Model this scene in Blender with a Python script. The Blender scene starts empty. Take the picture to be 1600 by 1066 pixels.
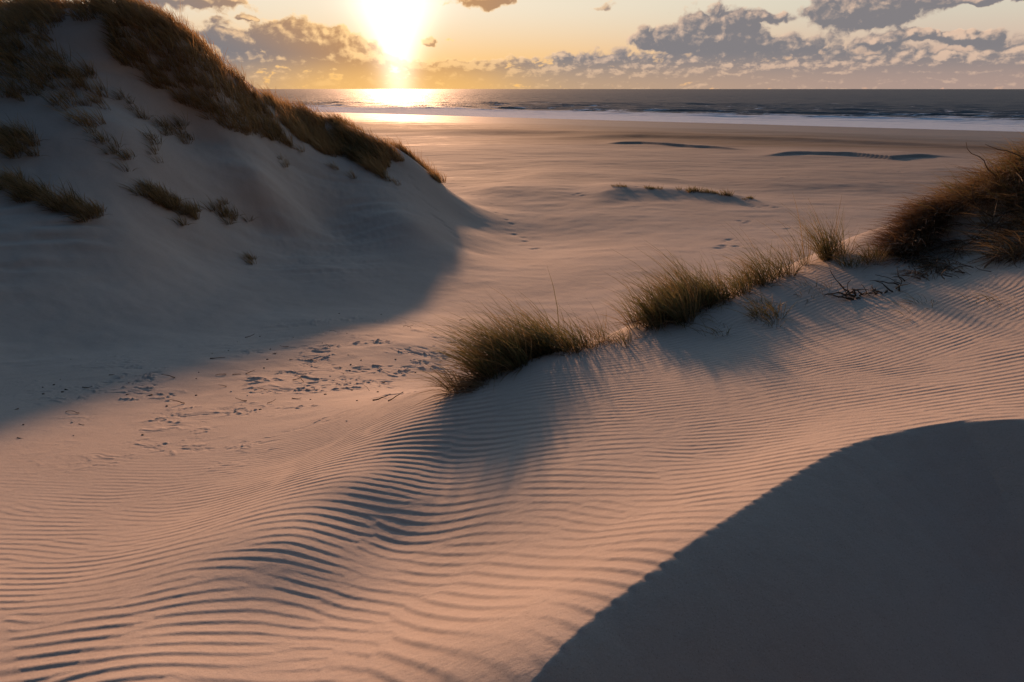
import bpy, math, random
import numpy as np
from mathutils import Vector, Matrix
R = math.radians
rng = np.random.default_rng(7)
random.seed(7)
C = bpy.context.scene.collection

# ------------------------------------------------------------------ camera
CAMZ = 12.0                                   # metres above the sea
FPX = 1067.0                                  # focal length in pixels of the 1600 px wide photo (24 mm)
PITCH = math.atan((533 - 139) / FPX)
cam_d = bpy.data.cameras.new("camera"); cam = bpy.data.objects.new("camera", cam_d); C.objects.link(cam)
cam_d.sensor_width = 36.0; cam_d.lens = 36.0 * FPX / 1600
cam_d.clip_start = 0.05; cam_d.clip_end = 60000
cam.location = (0, 0, CAMZ); cam.rotation_euler = (math.pi / 2 - PITCH, 0, 0)
bpy.context.scene.camera = cam
CP, SP = math.cos(PITCH), math.sin(PITCH)
def ray(px, py):
    a, b = (px - 800) / FPX, -(py - 533) / FPX
    return a, CP + b * SP, -SP + b * CP
def atY(px, py, Y):
    x, y, z = ray(px, py); return (x / y * Y, Y, CAMZ + z / y * Y)
def atZ(px, py, dz):                          # dz: height below the camera (positive)
    x, y, z = ray(px, py); t = dz / -z; return (x * t, y * t, CAMZ - dz)

# ------------------------------------------------------------------ light
SX, SY, SZ = ray(615, 0)
SUN_AZ = math.atan2(SX, SY)                   # left of the view axis: negative
SUN_EL = R(7.3)
SKY_EL = R(6.3)
sun_d = bpy.data.lights.new("sun", "SUN"); sun = bpy.data.objects.new("sun", sun_d); C.objects.link(sun)
sun_d.energy = 3.5; sun_d.angle = R(1.7); sun_d.color = (1.0, 0.53, 0.29)
sdir = Vector((math.sin(SUN_AZ) * math.cos(SUN_EL), math.cos(SUN_AZ) * math.cos(SUN_EL), math.sin(SUN_EL)))
sun.rotation_euler = sdir.to_track_quat('Z', 'Y').to_euler()
sun.location = (-40, 300, 60)
vs = bpy.context.scene.view_settings
vs.view_transform = 'Standard'; vs.look = 'None'; vs.gamma = 1.0; vs.exposure = 0.62

# ------------------------------------------------------------------ node helper
class NT:
    def __init__(s, nt): s.nt = nt; s.n = nt.nodes; s.l = nt.links
    def new(s, t, **kw):
        nd = s.n.new(t)
        for k, v in kw.items(): setattr(nd, k, v)
        return nd
    def put(s, sock, v):
        if isinstance(v, bpy.types.NodeSocket): s.l.new(v, sock)
        elif v is not None: sock.default_value = v
    def m(s, op, a, b=None, c=None, clamp=False):
        nd = s.new('ShaderNodeMath', operation=op); nd.use_clamp = clamp
        s.put(nd.inputs[0], a)
        if b is not None: s.put(nd.inputs[1], b)
        if c is not None: s.put(nd.inputs[2], c)
        return nd.outputs[0]
    def step(s, v, a, b, lo=0.0, hi=1.0, smooth=True):
        nd = s.new('ShaderNodeMapRange'); nd.interpolation_type = 'SMOOTHSTEP' if smooth else 'LINEAR'
        s.put(nd.inputs[0], v)
        for i, q in enumerate((a, b, lo, hi)): s.put(nd.inputs[i + 1], q)
        return nd.outputs[0]
    def mix(s, f, a, b, mode='MIX'):
        nd = s.new('ShaderNodeMix', data_type='RGBA', blend_type=mode)
        s.put(nd.inputs[0], f); s.put(nd.inputs[6], c4(a)); s.put(nd.inputs[7], c4(b)); return nd.outputs[2]
    def noise(s, vec, scale, detail=4, rough=0.5, dist=0.0, dim='3D'):
        nd = s.new('ShaderNodeTexNoise'); nd.noise_dimensions = dim
        s.put(nd.inputs['Vector'], vec); s.put(nd.inputs['Scale'], scale); s.put(nd.inputs['Detail'], detail)
        s.put(nd.inputs['Roughness'], rough); s.put(nd.inputs['Distortion'], dist); return nd.outputs[0]
    def comb(s, x, y, z):
        nd = s.new('ShaderNodeCombineXYZ')
        for i, q in enumerate((x, y, z)): s.put(nd.inputs[i], q)
        return nd.outputs[0]
    def sep(s, v):
        nd = s.new('ShaderNodeSeparateXYZ'); s.put(nd.inputs[0], v); return nd.outputs
    def vmap(s, v, scale=(1, 1, 1), loc=(0, 0, 0), rot=(0, 0, 0)):
        nd = s.new('ShaderNodeMapping'); s.put(nd.inputs[0], v)
        nd.inputs['Scale'].default_value = scale; nd.inputs['Location'].default_value = loc; nd.inputs['Rotation'].default_value = rot
        return nd.outputs[0]
    def scale_col(s, c, f):
        nd = s.new('ShaderNodeVectorMath', operation='SCALE'); s.put(nd.inputs[0], c); s.put(nd.inputs['Scale'], f); return nd.outputs[0]
    def add_col(s, a, b):
        nd = s.new('ShaderNodeVectorMath', operation='ADD'); s.put(nd.inputs[0], a); s.put(nd.inputs[1], b); return nd.outputs[0]
def c4(c):
    return (*c, 1.0) if isinstance(c, tuple) and len(c) == 3 else c

# ------------------------------------------------------------------ sky: Nishita + glow round the sun + clouds placed by direction
TINT = (.58, .68, .88)
W = bpy.data.worlds.new("World"); bpy.context.scene.world = W; W.use_nodes = True
w = NT(W.node_tree); w.n.clear()
def px2ang(px, py):
    x, y, z = ray(px, py); return math.degrees(math.atan2(x, y)), math.degrees(math.atan2(z, math.hypot(x, y)))
CLOUDS = [  # px, py, half width, half height, weight  (photo pixels -> degrees on the sky)
    (462, 64, 82, 32, 1.4), (425, 52, 26, 14, .5), (520, 74, 50, 22, 1.1), (570, 92, 40, 20, .9), (345, 62, 42, 26, .9), (290, 40, 50, 22, .6), (545, 96, 48, 18, .8), (440, 96, 110, 13, .55),
    (270, -2, 115, 15, 1.2), (755, 0, 52, 17, 1.25), (1118, 46, 70, 34, 1.4), (1015, 58, 34, 22, .6), (1130, 72, 150, 18, 1.0), (1250, 74, 50, 13, .7),
    (1320, 98, 70, 14, .8), (1352, 16, 66, 32, 1.7), (1540, -2, 60, 11, 1.3), (1512, 59, 36, 12, 1.7), (1380, 66, 30, 9, 1.3), (1440, 54, 28, 7, 1.3),
    (1435, 88, 34, 11, 1.2), (1490, 94, 26, 10, 1.0), (1585, 86, 40, 14, 1.0), (1540, 96, 60, 12, .6), (720, 104, 62, 13, .75), (900, 88, 80, 16, .55),
    (1000, 104, 200, 16, .6), (1400, 112, 260, 13, .6), (1200, 28, 24, 8, .9), (945, 10, 26, 10, .9), (672, 64, 15, 11, 1.0), (705, 60, 8, 4, .6), (1140, 116, 300, 12, .5), (850, 118, 200, 10, .4),
    (380, 26, 14, 4, .8), (395, 27, 8, 3, .6), (120, 60, 60, 30, .7), (1800, 60, 120, 40, 1.0), (2100, 20, 160, 40, 1.0), (-200, 40, 160, 40, 1.0)]
g = bpy.data.node_groups.new("cloud_density", 'ShaderNodeTree')
g.interface.new_socket("P", in_out='INPUT', socket_type='NodeSocketVector')
g.interface.new_socket("D", in_out='OUTPUT', socket_type='NodeSocketFloat')
gg = NT(g); gi = gg.new('NodeGroupInput'); go = gg.new('NodeGroupOutput')
P = gi.outputs[0]
warp = gg.new('ShaderNodeTexNoise'); warp.inputs['Scale'].default_value = .9; warp.inputs['Detail'].default_value = 3
gg.l.new(P, warp.inputs['Vector'])
wv = gg.new('ShaderNodeVectorMath', operation='MULTIPLY_ADD'); gg.l.new(warp.outputs['Color'], wv.inputs[0]); wv.inputs[1].default_value = (1.6, 1.0, 0); gg.l.new(P, wv.inputs[2])
sb = gg.new('ShaderNodeVectorMath', operation='SUBTRACT'); gg.l.new(wv.outputs[0], sb.inputs[0]); sb.inputs[1].default_value = (.8, .5, 0)
Pw = sb.outputs[0]; px_, py_, _ = gg.sep(Pw)
acc = None
for (cx, cy, hw, hh, wt) in CLOUDS:
    a0, e0 = px2ang(cx, cy); k = math.degrees(1 / FPX) * .95
    sx, sy = hw * k * 1.0, hh * k * .9
    dx = gg.m('DIVIDE', gg.m('SUBTRACT', px_, a0), sx)
    dy = gg.m('DIVIDE', gg.m('SUBTRACT', py_, e0), sy)
    dn = gg.m('MULTIPLY', gg.m('MINIMUM', dy, 0.0), .7)              # flatter underside
    r2 = gg.m('ADD', gg.m('MULTIPLY', dx, dx), gg.m('ADD', gg.m('MULTIPLY', dy, dy), gg.m('MULTIPLY', dn, dn)))
    v = gg.m('MULTIPLY', gg.m('EXPONENT', gg.m('MULTIPLY', r2, -.8)), wt)
    acc = v if acc is None else gg.m('MAXIMUM', gg.m('MULTIPLY', gg.m('ADD', acc, v), .82), gg.m('MAXIMUM', acc, v))
n1 = gg.noise(gg.vmap(P, (1, 1.25, 1)), .5, 9, .56, .1)
n2 = gg.noise(gg.vmap(P, (.8, 1.9, 1), (7, 3, 0)), .95, 7, .6, .15)
vr = gg.new('ShaderNodeTexVoronoi'); vr.feature = 'F1'; vr.voronoi_dimensions = '2D'; vr.inputs['Scale'].default_value = .75
vr.inputs['Detail'].default_value = 3; vr.inputs['Roughness'].default_value = .45; vr.inputs['Lacunarity'].default_value = 2.3
gg.l.new(gg.vmap(Pw, (1, 1.35, 1)), vr.inputs['Vector'])
bil = gg.m('MULTIPLY', gg.m('SUBTRACT', .42, vr.outputs['Distance']), .62)
dens = gg.m('ADD', gg.m('MULTIPLY', acc, 1.5), gg.m('ADD', gg.m('MULTIPLY', gg.m('SUBTRACT', n1, .5), .85), bil))
low = gg.m('MULTIPLY', gg.m('ADD', gg.m('SUBTRACT', n2, .45), .26), gg.step(py_, 1.3, 3.0, 3.0, 0.0))  # ragged bank along the horizon
dens = gg.m('ADD', gg.m('ADD', dens, low), gg.step(py_, .3, 1.3, .5, 0.0))
gg.l.new(gg.m('SUBTRACT', dens, .62), go.inputs[0])

tc = w.new('ShaderNodeTexCoord'); D = tc.outputs['Generated']
nrm = w.new('ShaderNodeVectorMath', operation='NORMALIZE'); w.l.new(D, nrm.inputs[0]); D = nrm.outputs[0]
dx_, dy_, dz_ = w.sep(D)
az = w.m('MULTIPLY', w.m('ARCTAN2', dx_, dy_), 57.2958)
el = w.m('MULTIPLY', w.m('ARCSINE', dz_), 57.2958)
P0 = w.comb(az, el, 0.0)
saz, sel = math.degrees(SUN_AZ), 3.9
def cd(vec):
    nd = w.new('ShaderNodeGroup'); nd.node_tree = g; w.put(nd.inputs[0], vec); return nd.outputs[0]
ddx = w.m('SUBTRACT', saz, az); ddy = w.m('SUBTRACT', sel + 1, el)
sr = w.m('SQRT', w.m('ADD', w.m('ADD', w.m('MULTIPLY', ddx, ddx), w.m('MULTIPLY', ddy, ddy)), .5))
off = w.comb(w.m('MULTIPLY', w.m('DIVIDE', ddx, sr), .3), w.m('ADD', w.m('MULTIPLY', w.m('DIVIDE', ddy, sr), .22), .2), 0.0)
P1 = w.add_col(P0, off)
d0, d1 = cd(P0), cd(P1)
cover = w.step(d0, -.1, .34)
sunside = w.m('ABSOLUTE', w.m('SUBTRACT', az, saz))
ax = w.m('MULTIPLY', w.m('SUBTRACT', az, saz), w.step(el, .3, 6.5, 2.3, 1.2)); ay = w.m('MULTIPLY', w.m('SUBTRACT', el, sel), .46)
sd = w.m('SQRT', w.m('ADD', w.m('MULTIPLY', ax, ax), w.m('MULTIPLY', ay, ay)))
sky = w.new('ShaderNodeTexSky'); sky.sky_type = 'NISHITA'; sky.sun_disc = False
sky.sun_elevation = SKY_EL; sky.sun_rotation = SUN_AZ; sky.air_density = 1.4; sky.dust_density = 1.0; sky.ozone_density = 2.0
W_STR = 0.13
KU = 1.0 / (W_STR * 2 ** vs.exposure)              # display-linear -> sky units
def U3(r, g_, b_): return (r * KU, g_ * KU, b_ * KU)
nis = w.scale_col(w.mix(1.0, sky.outputs[0], (TINT[0], TINT[1], TINT[2]), 'MULTIPLY'), w.step(dy_, -.55, .75, .08, 1.6, False))   # sky dimming added behind the viewer to darken the slip face
far = w.step(sunside, 4.0, 40.0)
lo = w.mix(far, U3(1.0, .56, .17), U3(.66, .40, .29))
hi = w.mix(far, U3(.90, .78, .60), U3(.68, .65, .53))
clear = w.mix(w.step(el, .3, 6.5), lo, hi)
g1 = w.m('EXPONENT', w.m('MULTIPLY', w.m('MULTIPLY', sd, sd), -.10))
g2 = w.m('EXPONENT', w.m('MULTIPLY', sd, -.2))
glow = w.add_col(w.scale_col(w.comb(*U3(1.0, .92, .82)), g1), w.scale_col(w.comb(*U3(.26, .20, .13)), g2))
nf = w.step(sd, 3.0, 26.0)
core = w.mix(nf, U3(.54, .29, .13), U3(.23, .215, .225))
rim = w.mix(w.step(sd, 5.0, 34.0), U3(1.2, .76, .34), U3(.86, .60, .43))
shade = w.m('ADD', w.m('MULTIPLY', w.step(w.m('SUBTRACT', d0, d1), .0, .8), .8), w.m('MULTIPLY', w.step(d0, -.08, .42, 1.0, 0.0), w.step(sd, 8.0, 40.0, .9, .45)), clamp=True)
shade = w.m('ADD', w.m('MULTIPLY', shade, w.step(el, .6, 2.8, .55, 1.0)), w.step(el, .6, 2.8, .1, 0.0))
cc = w.mix(shade, core, rim)
cc = w.mix(w.m('MULTIPLY', w.step(el, .0, 2.6, .8, 0.0), w.step(sd, 6.0, 34.0, 1.0, .45)), cc, lo)
vis = w.add_col(w.mix(cover, clear, cc), w.scale_col(glow, w.m('SUBTRACT', 1.0, w.m('MULTIPLY', cover, w.step(sd, 1.0, 8.0, .3, .8)))))
window = w.m('MULTIPLY', w.step(el, 8.0, 22.0, 1.0, 0.0), w.step(w.m('ABSOLUTE', az), 55.0, 110.0, 1.0, 0.0))
bg = w.new('ShaderNodeBackground'); w.l.new(w.mix(window, nis, vis), bg.inputs[0]); bg.inputs[1].default_value = W_STR
bg2 = w.new('ShaderNodeBackground'); w.l.new(nis, bg2.inputs[0]); bg2.inputs[1].default_value = W_STR
ms = w.new('ShaderNodeMixShader'); w.l.new(w.m('GREATER_THAN', window, 0.0), ms.inputs[0]); w.l.new(bg2.outputs[0], ms.inputs[1]); w.l.new(bg.outputs[0], ms.inputs[2])
wo = w.new('ShaderNodeOutputWorld'); w.l.new(ms.outputs[0], wo.inputs[0])
W.cycles.sampling_method = 'MANUAL'; W.cycles.sample_map_resolution = 512
cy = bpy.context.scene.cycles
cy.max_bounces = 5; cy.diffuse_bounces = 2; cy.glossy_bounces = 2; cy.transmission_bounces = 3; cy.transparent_max_bounces = 4

# ------------------------------------------------------------------ small numpy tools
def value_noise(x, y, seed, octaves=4, rough=.5):
    out = np.zeros_like(x, dtype=np.float64); amp = 1.0; tot = 0
    for o in range(octaves):
        r = np.random.default_rng(seed + o * 17); T = r.random((256, 256))
        xi = np.floor(x).astype(np.int64); yi = np.floor(y).astype(np.int64)
        fx = x - xi; fy = y - yi; fx = fx * fx * (3 - 2 * fx); fy = fy * fy * (3 - 2 * fy)
        a = T[xi & 255, yi & 255]; b = T[(xi + 1) & 255, yi & 255]; c = T[xi & 255, (yi + 1) & 255]; d = T[(xi + 1) & 255, (yi + 1) & 255]
        out += amp * ((a * (1 - fx) + b * fx) * (1 - fy) + (c * (1 - fx) + d * fx) * fy); tot += amp
        amp *= rough; x = x * 2.03 + 11.3; y = y * 2.03 + 5.1
    return out / tot - .5
def sstep(v, a, b):
    t = np.clip((v - a) / (b - a), 0, 1); return t * t * (3 - 2 * t)

# ------------------------------------------------------------------ the lie of the land: heights at surveyed points, thin plate through them
pts = []
def Z(px, py, dz): pts.append(atZ(px, py, dz))
def Y(px, py, yy): pts.append(atY(px, py, yy))
# near dune (the lit surface; the slip face is cut into it below)
for a in [(830, 1066, 1.95), (930, 960, 1.93), (1000, 905, 1.92), (1100, 830, 1.92), (1200, 765, 1.92), (1300, 705, 1.9), (1400, 675, 1.88), (1500, 657, 1.85), (1600, 655, 1.8), (1850, 660, 1.7),
          (700, 1000, 2.2), (850, 900, 2.21), (1000, 800, 2.16), (1150, 720, 2.13), (1300, 640, 2.1), (1450, 610, 2.06), (1600, 590, 1.98),
          (750, 800, 2.62), (880, 740, 2.43), (1000, 660, 2.36), (1150, 600, 2.3), (1300, 560, 2.27), (1450, 520, 2.2), (1600, 500, 2.05), (1850, 500, 1.8),
          (870, 600, 2.52), (1000, 560, 2.47), (1100, 530, 2.44), (1250, 490, 2.37), (1400, 460, 2.22), (1560, 440, 2.0),
          # ridge that carries the grass
          (1150, 450, 2.52), (1060, 482, 2.58), (985, 508, 2.68), (900, 542, 2.62), (820, 562, 2.66), (760, 583, 2.73), (700, 614, 2.77),
          (640, 672, 2.80), (560, 750, 2.74), (450, 850, 2.61), (330, 980, 2.52), (200, 1100, 2.3), (1210, 425, 2.52), (1290, 395, 2.45), (1360, 372, 2.22), 
          (620, 850, 2.80), (700, 720, 2.79), (520, 950, 2.66), (420, 1060, 2.43), (600, 1000, 2.44),
          # left flank and valley floor
          (300, 800, 3.15), (100, 900, 2.95), (0, 1000, 2.7), (-200, 1000, 2.75), (0, 800, 3.3), (500, 700, 3.25), (150, 720, 3.55), (-100, 700, 3.6), (-300, 750, 3.4), (350, 650, 3.85), (600, 620, 3.6),
          (500, 570, 4.35), (300, 560, 4.25), (100, 590, 4.05), (-100, 600, 3.9), (650, 540, 4.5), (650, 480, 5.2), (500, 500, 4.8), (300, 480, 4.5), (760, 470, 5.35),
          (850, 430, 5.6), (950, 400, 5.75), (740, 400, 5.6), (1100, 370, 5.9), (900, 340, 6.0), (1300, 330, 6.1), (800, 320, 6.0), (738, 318, 5.75), (735, 350, 5.65), (715, 385, 5.5), (1100, 310, 6.2), (1500, 300, 6.4), (1800, 300, 6.5), (1000, 280, 6.5), (770, 292, 5.9),
          (1300, 260, 7.1), (900, 250, 7.1), (1700, 255, 7.2), (650, 240, 7.3), (1100, 230, 7.9), (1500, 232, 7.9), (750, 220, 8.2), (1300, 214, 8.9), (1600, 220, 8.8), (900, 205, 9.6)]:
    Z(*a)
# the falling side beyond the grass ridge
for (px, py, yy, z) in [(950, 500, 9.5, -4.2), (1150, 430, 12, -4.0), (1290, 380, 14, -4.2), (1400, 340, 16, -4.6), (1405, 380, 11.5, -3.6), (1560, 300, 18, -4.4), (850, 500, 8.6, -3.9), (1800, 300, 18, -3.9)]:
    x, y, _ = atY(px, py, yy); pts.append((x, y, CAMZ + z))
# mound on the right
for a in [(1412, 396, 8.9), (1442, 376, 9.3), (1450, 400, 8.9), (1520, 372, 9.0), (1480, 330, 9.8), (1540, 285, 9.9), (1600, 250, 9.9), (1640, 330, 8.8), (1600, 400, 8.0), (1700, 225, 10), (1850, 200, 10), (1900, 350, 7.5)]:
    Y(*a)
# big dune on the left
for a in [(0, 530, 11.2), (0, 460, 12.6), (0, 400, 14), (0, 300, 16.8), (0, 200, 19.5), (0, 110, 22.5), (0, 20, 26), (-150, 0, 26), (200, 440, 14.5), (200, 360, 16.5), (200, 290, 18.6), (200, 200, 21), (200, 110, 24), (190, 40, 25),
          (300, 400, 17.5), (300, 300, 20.5), (300, 200, 24), (300, 92, 25.5), (400, 420, 18.5), (400, 350, 21.5), (400, 270, 23), (400, 190, 27), (400, 137, 29.5),
          (500, 420, 19.5), (500, 350, 24), (500, 280, 27), (500, 220, 31), (500, 180, 33), (600, 420, 20.5), (600, 350, 24.5), (600, 290, 28.5), (600, 250, 31.5), (600, 220, 33.5), (688, 292, 33), (655, 257, 33.5), (640, 345, 25),
          (-300, 300, 16), (-300, 100, 21), (-300, 500, 10), (-600, 300, 12), (-600, 600, 7)]:
    Y(*a)
# behind its crest the ground falls again
for (px, yy, z) in [(190, 36, 1.0), (300, 33, -1.2), (400, 36, -2.8), (500, 41, -4.2), (600, 42, -5.4), (660, 43, -6.2), (0, 40, 2.0), (200, 60, -5.5), (400, 70, -7.0), (500, 75, -7.3), (0, 70, -5), (-300, 50, 0), (-300, 90, -7)]:
    x, y, _ = atY(px, 100, yy); pts.append((x, y, CAMZ + z))
for (az_, rr, z) in [(-60, 150, -9), (60, 150, -9), (-30, 150, -9.3), (0, 150, -9.4), (30, 150, -9.3), (0, 1.0, -2.2), (40, 1, -2.0), (-40, 1, -2.3), (-60, 3, -2.6), (60, 3, -1.7), (60, 10, -1.5), (60, 30, -5), (60, 60, -7)]:
    pts.append((rr * math.sin(R(az_)), rr * math.cos(R(az_)), CAMZ + z))
PT = np.array(pts)
def uv_of(x, y):
    r = np.hypot(x, y); a = np.clip(np.arctan2(x, y), -1.1, 1.1)
    return a * 1.15, np.log(np.clip(r, .8, 170))
def tps(d2): return .5 * d2 * np.log(d2 + 1e-12)
U, V = uv_of(PT[:, 0], PT[:, 1]); rr_ = np.exp(V)
N = len(PT)
K = tps((U[:, None] - U) ** 2 + (V[:, None] - V) ** 2)
K[np.arange(N), np.arange(N)] += 3e-4
Pm = np.stack([np.ones(N), U, V], 1)
A = np.block([[K, Pm], [Pm.T, np.zeros((3, 3))]])
sol = np.linalg.solve(A, np.concatenate([(PT[:, 2] - CAMZ) / rr_, np.zeros(3)]))    # fit z/r: the same tolerance in angle near and far
def base_height(x, y):
    sh = x.shape; x = x.ravel(); y = y.ravel(); out = np.empty(len(x))
    for i in range(0, len(x), 60000):
        u, v = uv_of(x[i:i + 60000], y[i:i + 60000])
        k = tps((u[:, None] - U) ** 2 + (v[:, None] - V) ** 2)
        out[i:i + 60000] = (k @ sol[:N] + sol[N] + sol[N + 1] * u + sol[N + 2] * v) * np.exp(v)
    return out.reshape(sh)
# beach: from 60 m out the ground follows a plain profile down to the sea; shoreline runs obliquely
SH = [atZ(600, 178, 12)[:2], atZ(1600, 206, 12)[:2]]
shd = np.array(SH[1]) - np.array(SH[0]); shd /= np.linalg.norm(shd); shn = np.array([shd[1], -shd[0]])
if shn[1] > 0: shn = -shn                          # towards land
def shore_dist(x, y): return (x - SH[0][0]) * shn[0] + (y - SH[0][1]) * shn[1]
CREST = [(560, 1330, 2.05), (680, 1200, 2.0), (760, 1120, 1.97), (830, 1066, 1.95), (880, 1008, 1.94), (930, 958, 1.93), (1000, 903, 1.92), (1060, 858, 1.92), (1100, 832, 1.92), (1150, 800, 1.92), (1200, 765, 1.92), (1250, 733, 1.91), (1300, 706, 1.9), (1350, 686, 1.89),
         (1400, 674, 1.88), (1450, 665, 1.865), (1500, 659, 1.85), (1550, 656, 1.82), (1600, 655, 1.8), (1700, 656, 1.76), (1850, 662, 1.7), (2200, 690, 1.6)]
CR = np.array([atZ(*c)[:2] for c in CREST])
def crest_dist(x, y):                              # > 0 on the shaded, near side
    best = np.full(x.shape, 1e9); sg = np.ones(x.shape)
    for a, b in zip(CR[:-1], CR[1:]):
        ab = b - a; L = ab @ ab; t = np.clip(((x - a[0]) * ab[0] + (y - a[1]) * ab[1]) / L, 0, 1)
        ex = x - a[0] - t * ab[0]; ey = y - a[1] - t * ab[1]; d = np.hypot(ex, ey)
        cr = (x - a[0]) * ab[1] - (y - a[1]) * ab[0]
        m = d < best; best = np.where(m, d, best); sg = np.where(m, np.sign(cr), sg)
    return best * sg
def ridge(x, y, poly, height, wf, wn):             # low swell: poly of points, steeper (shaded) near face
    P_ = np.array(poly); h = np.zeros(x.shape)
    yy = np.interp(x, P_[:, 0], P_[:, 1]); e = sstep(x, P_[0, 0], P_[0, 0] + .25 * (P_[-1, 0] - P_[0, 0])) * (1 - sstep(x, P_[-1, 0] - .25 * (P_[-1, 0] - P_[0, 0]), P_[-1, 0]))
    d = y - yy
    h = np.where(d > 0, np.exp(-(d / wf) ** 2), np.exp(-(d / wn) ** 2)); return h * height * e
def gp(px, py, dz): return atZ(px, py, dz)[:2]
RIDGES = [([gp(1180, 242, 7.2), gp(1250, 236, 7.2), gp(1330, 240, 7.2), gp(1390, 247, 7.2), gp(1450, 242, 7.2), gp(1530, 246, 7.2)], .36, 9, .7),
          ([gp(930, 222, 7.6), gp(1000, 219, 7.6), gp(1080, 226, 7.6), gp(1180, 233, 7.6)], .4, 9, 1.3),
          ([gp(800, 214, 8.2), gp(1000, 207, 8.2), gp(1250, 212, 8.2), gp(1560, 224, 8.2), gp(1700, 226, 8.2)], .5, 16, 5),
          ([gp(600, 206, 8.6), gp(800, 203, 8.6), gp(1000, 206, 8.6), gp(1200, 208, 8.6)], .5, 20, 8),
          ([gp(900, 310, 6.0), gp(980, 298, 6.0), gp(1060, 299, 6.0), gp(1150, 307, 6.0), gp(1260, 330, 6.0)], .36, 6, 2.6),
          ([gp(780, 275, 6.5), gp(880, 270, 6.5), gp(1000, 276, 6.5), gp(1100, 284, 6.5)], .22, 8, 3.5),
          ([gp(1150, 290, 6.3), gp(1260, 284, 6.3), gp(1420, 288, 6.3)], .2, 7, 3.5)]
CLODS = []
for k in range(18):                                # two lines of footprints crossing the floor
    CLODS.append((*gp(605 + k * 6.5 + rng.normal(0, 4), 326 + k * 3.4 + rng.normal(0, 2), 5.7), .1))
    CLODS.append((*gp(700 + k * 8 + rng.normal(0, 4), 262 + k * 8 + rng.normal(0, 3), 6.2), .1))
for k in range(11):                                # small groups of old prints on the open sand
    cx, cy = rng.uniform(760, 1450), rng.uniform(262, 400)
    for j in range(rng.integers(3, 9)):
        CLODS.append((*gp(cx + j * rng.uniform(4, 10), cy + rng.normal(0, 2), np.interp(cy, [262, 300, 350, 400], [6.9, 6.4, 6.0, 5.7])), rng.uniform(.07, .13)))
TR_C = [gp(300, 600, 4.15), gp(450, 570, 4.3), gp(600, 560, 4.35), gp(690, 520, 4.7), gp(540, 505, 4.75), gp(330, 680, 3.75), gp(180, 590, 4.05), gp(620, 610, 3.9)]
def land(x, y, fine=True, rp=None):
    h = base_height(x, y)
    r = np.hypot(x, y)
    # beach profile
    sd_ = shore_dist(x, y)
    prof = np.interp(sd_, [-400, -60, 0, 25, 60, 130, 230, 400], [-6, -1.0, 0.0, .55, 1.25, 2.9, 4.6, 6.0])
    k = sstep(r, 95, 170); h = h * (1 - k) + (prof - CAMZ) * k
    for poly, hh, wf, wn in RIDGES: h = h + ridge(x, y, poly, hh, wf, wn)
    open_ = sstep(r, 22, 50) * (1 - sstep(r, 150, 260)) * sstep(sd_, 25, 90)
    h = h + open_ * (value_noise(x / 14, y / 9, 3, 4) * .34 + value_noise(x / 3.0, y / 1.6, 5, 3) * .05)
    if not fine: return h
    hm = sstep(-x, 2.5, 6) * sstep(y, 8, 13) * (1 - sstep(y, 26, 34))
    sl_ = x * .82 + y * .57; sc_ = -x * .57 + y * .82
    h = h + hm * (value_noise(sl_ / 3.5 + value_noise(x, y, 95, 2), sc_ / .3, 96, 4, .6) * .16 * sstep(value_noise(x / 4, y / 4, 97, 2), -.12, .2) + value_noise(x / .8, y / .8, 98, 3) * .07)
    mid = sstep(r, 9, 16) * (1 - sstep(r, 70, 110))
    h = h + mid * value_noise(x / 1.1, y / .8, 9, 4) * .045
    cd_ = crest_dist(x, y) + value_noise(x / .23, y / .23, 31, 3) * .009
    if rp is not None: cd_ = cd_ - rp * .1 * np.exp(-(cd_ / .1) ** 2)
    near = 1 - sstep(r, 7, 12)
    # slip face: falls away from the crest towards the viewer
    drop = np.where(cd_ > 0, .66 * (np.sqrt(cd_ ** 2 + .0002) - .0141) , 0)
    h = h - drop * near
    # trampled sand
    if r.min() < 26:
        mk = np.zeros(x.shape)
        for i, (cx, cy) in enumerate(TR_C): mk += np.exp(-(((x - cx) / 1.5) ** 2 + ((y - cy) / 1.3) ** 2)) * (.5 if i in (5, 6) else 1)
        mk = np.clip(mk, 0, 1) 
        wx = x + value_noise(x * 2.2, y * 2.2, 60, 2) * .5; wy = y + value_noise(x * 2.2 + 9, y * 2.2, 61, 2) * .3
        a1 = value_noise(wx / .17, wy / .11, 62, 4, .6); a2 = value_noise(wx / .06, wy / .05, 63, 2)
        patch = sstep(value_noise(x / .7, y / .5, 64, 2), -.06, .2)
        h = h + mk * patch * (sstep(a1, .08, .2) * .018 * (1 + a2 * 2) - sstep(-a1, .13, .24) * .016 + a2 * .012) + mk * value_noise(x / .5, y / .4, 65, 2) * .03
    for (cx, cy, s) in CLODS:
        m = (np.abs(x - cx) < 5 * s) & (np.abs(y - cy) < 5 * s)
        if not m.any(): continue
        X = (x[m] - cx) / (s * 1.5); Y_ = (y[m] - cy) / s
        h[m] += s * .45 * (-np.exp(-X * X - Y_ * Y_) + .45 * np.exp(-((Y_ - 1.3) ** 2 + X * X)))
    return h

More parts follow.
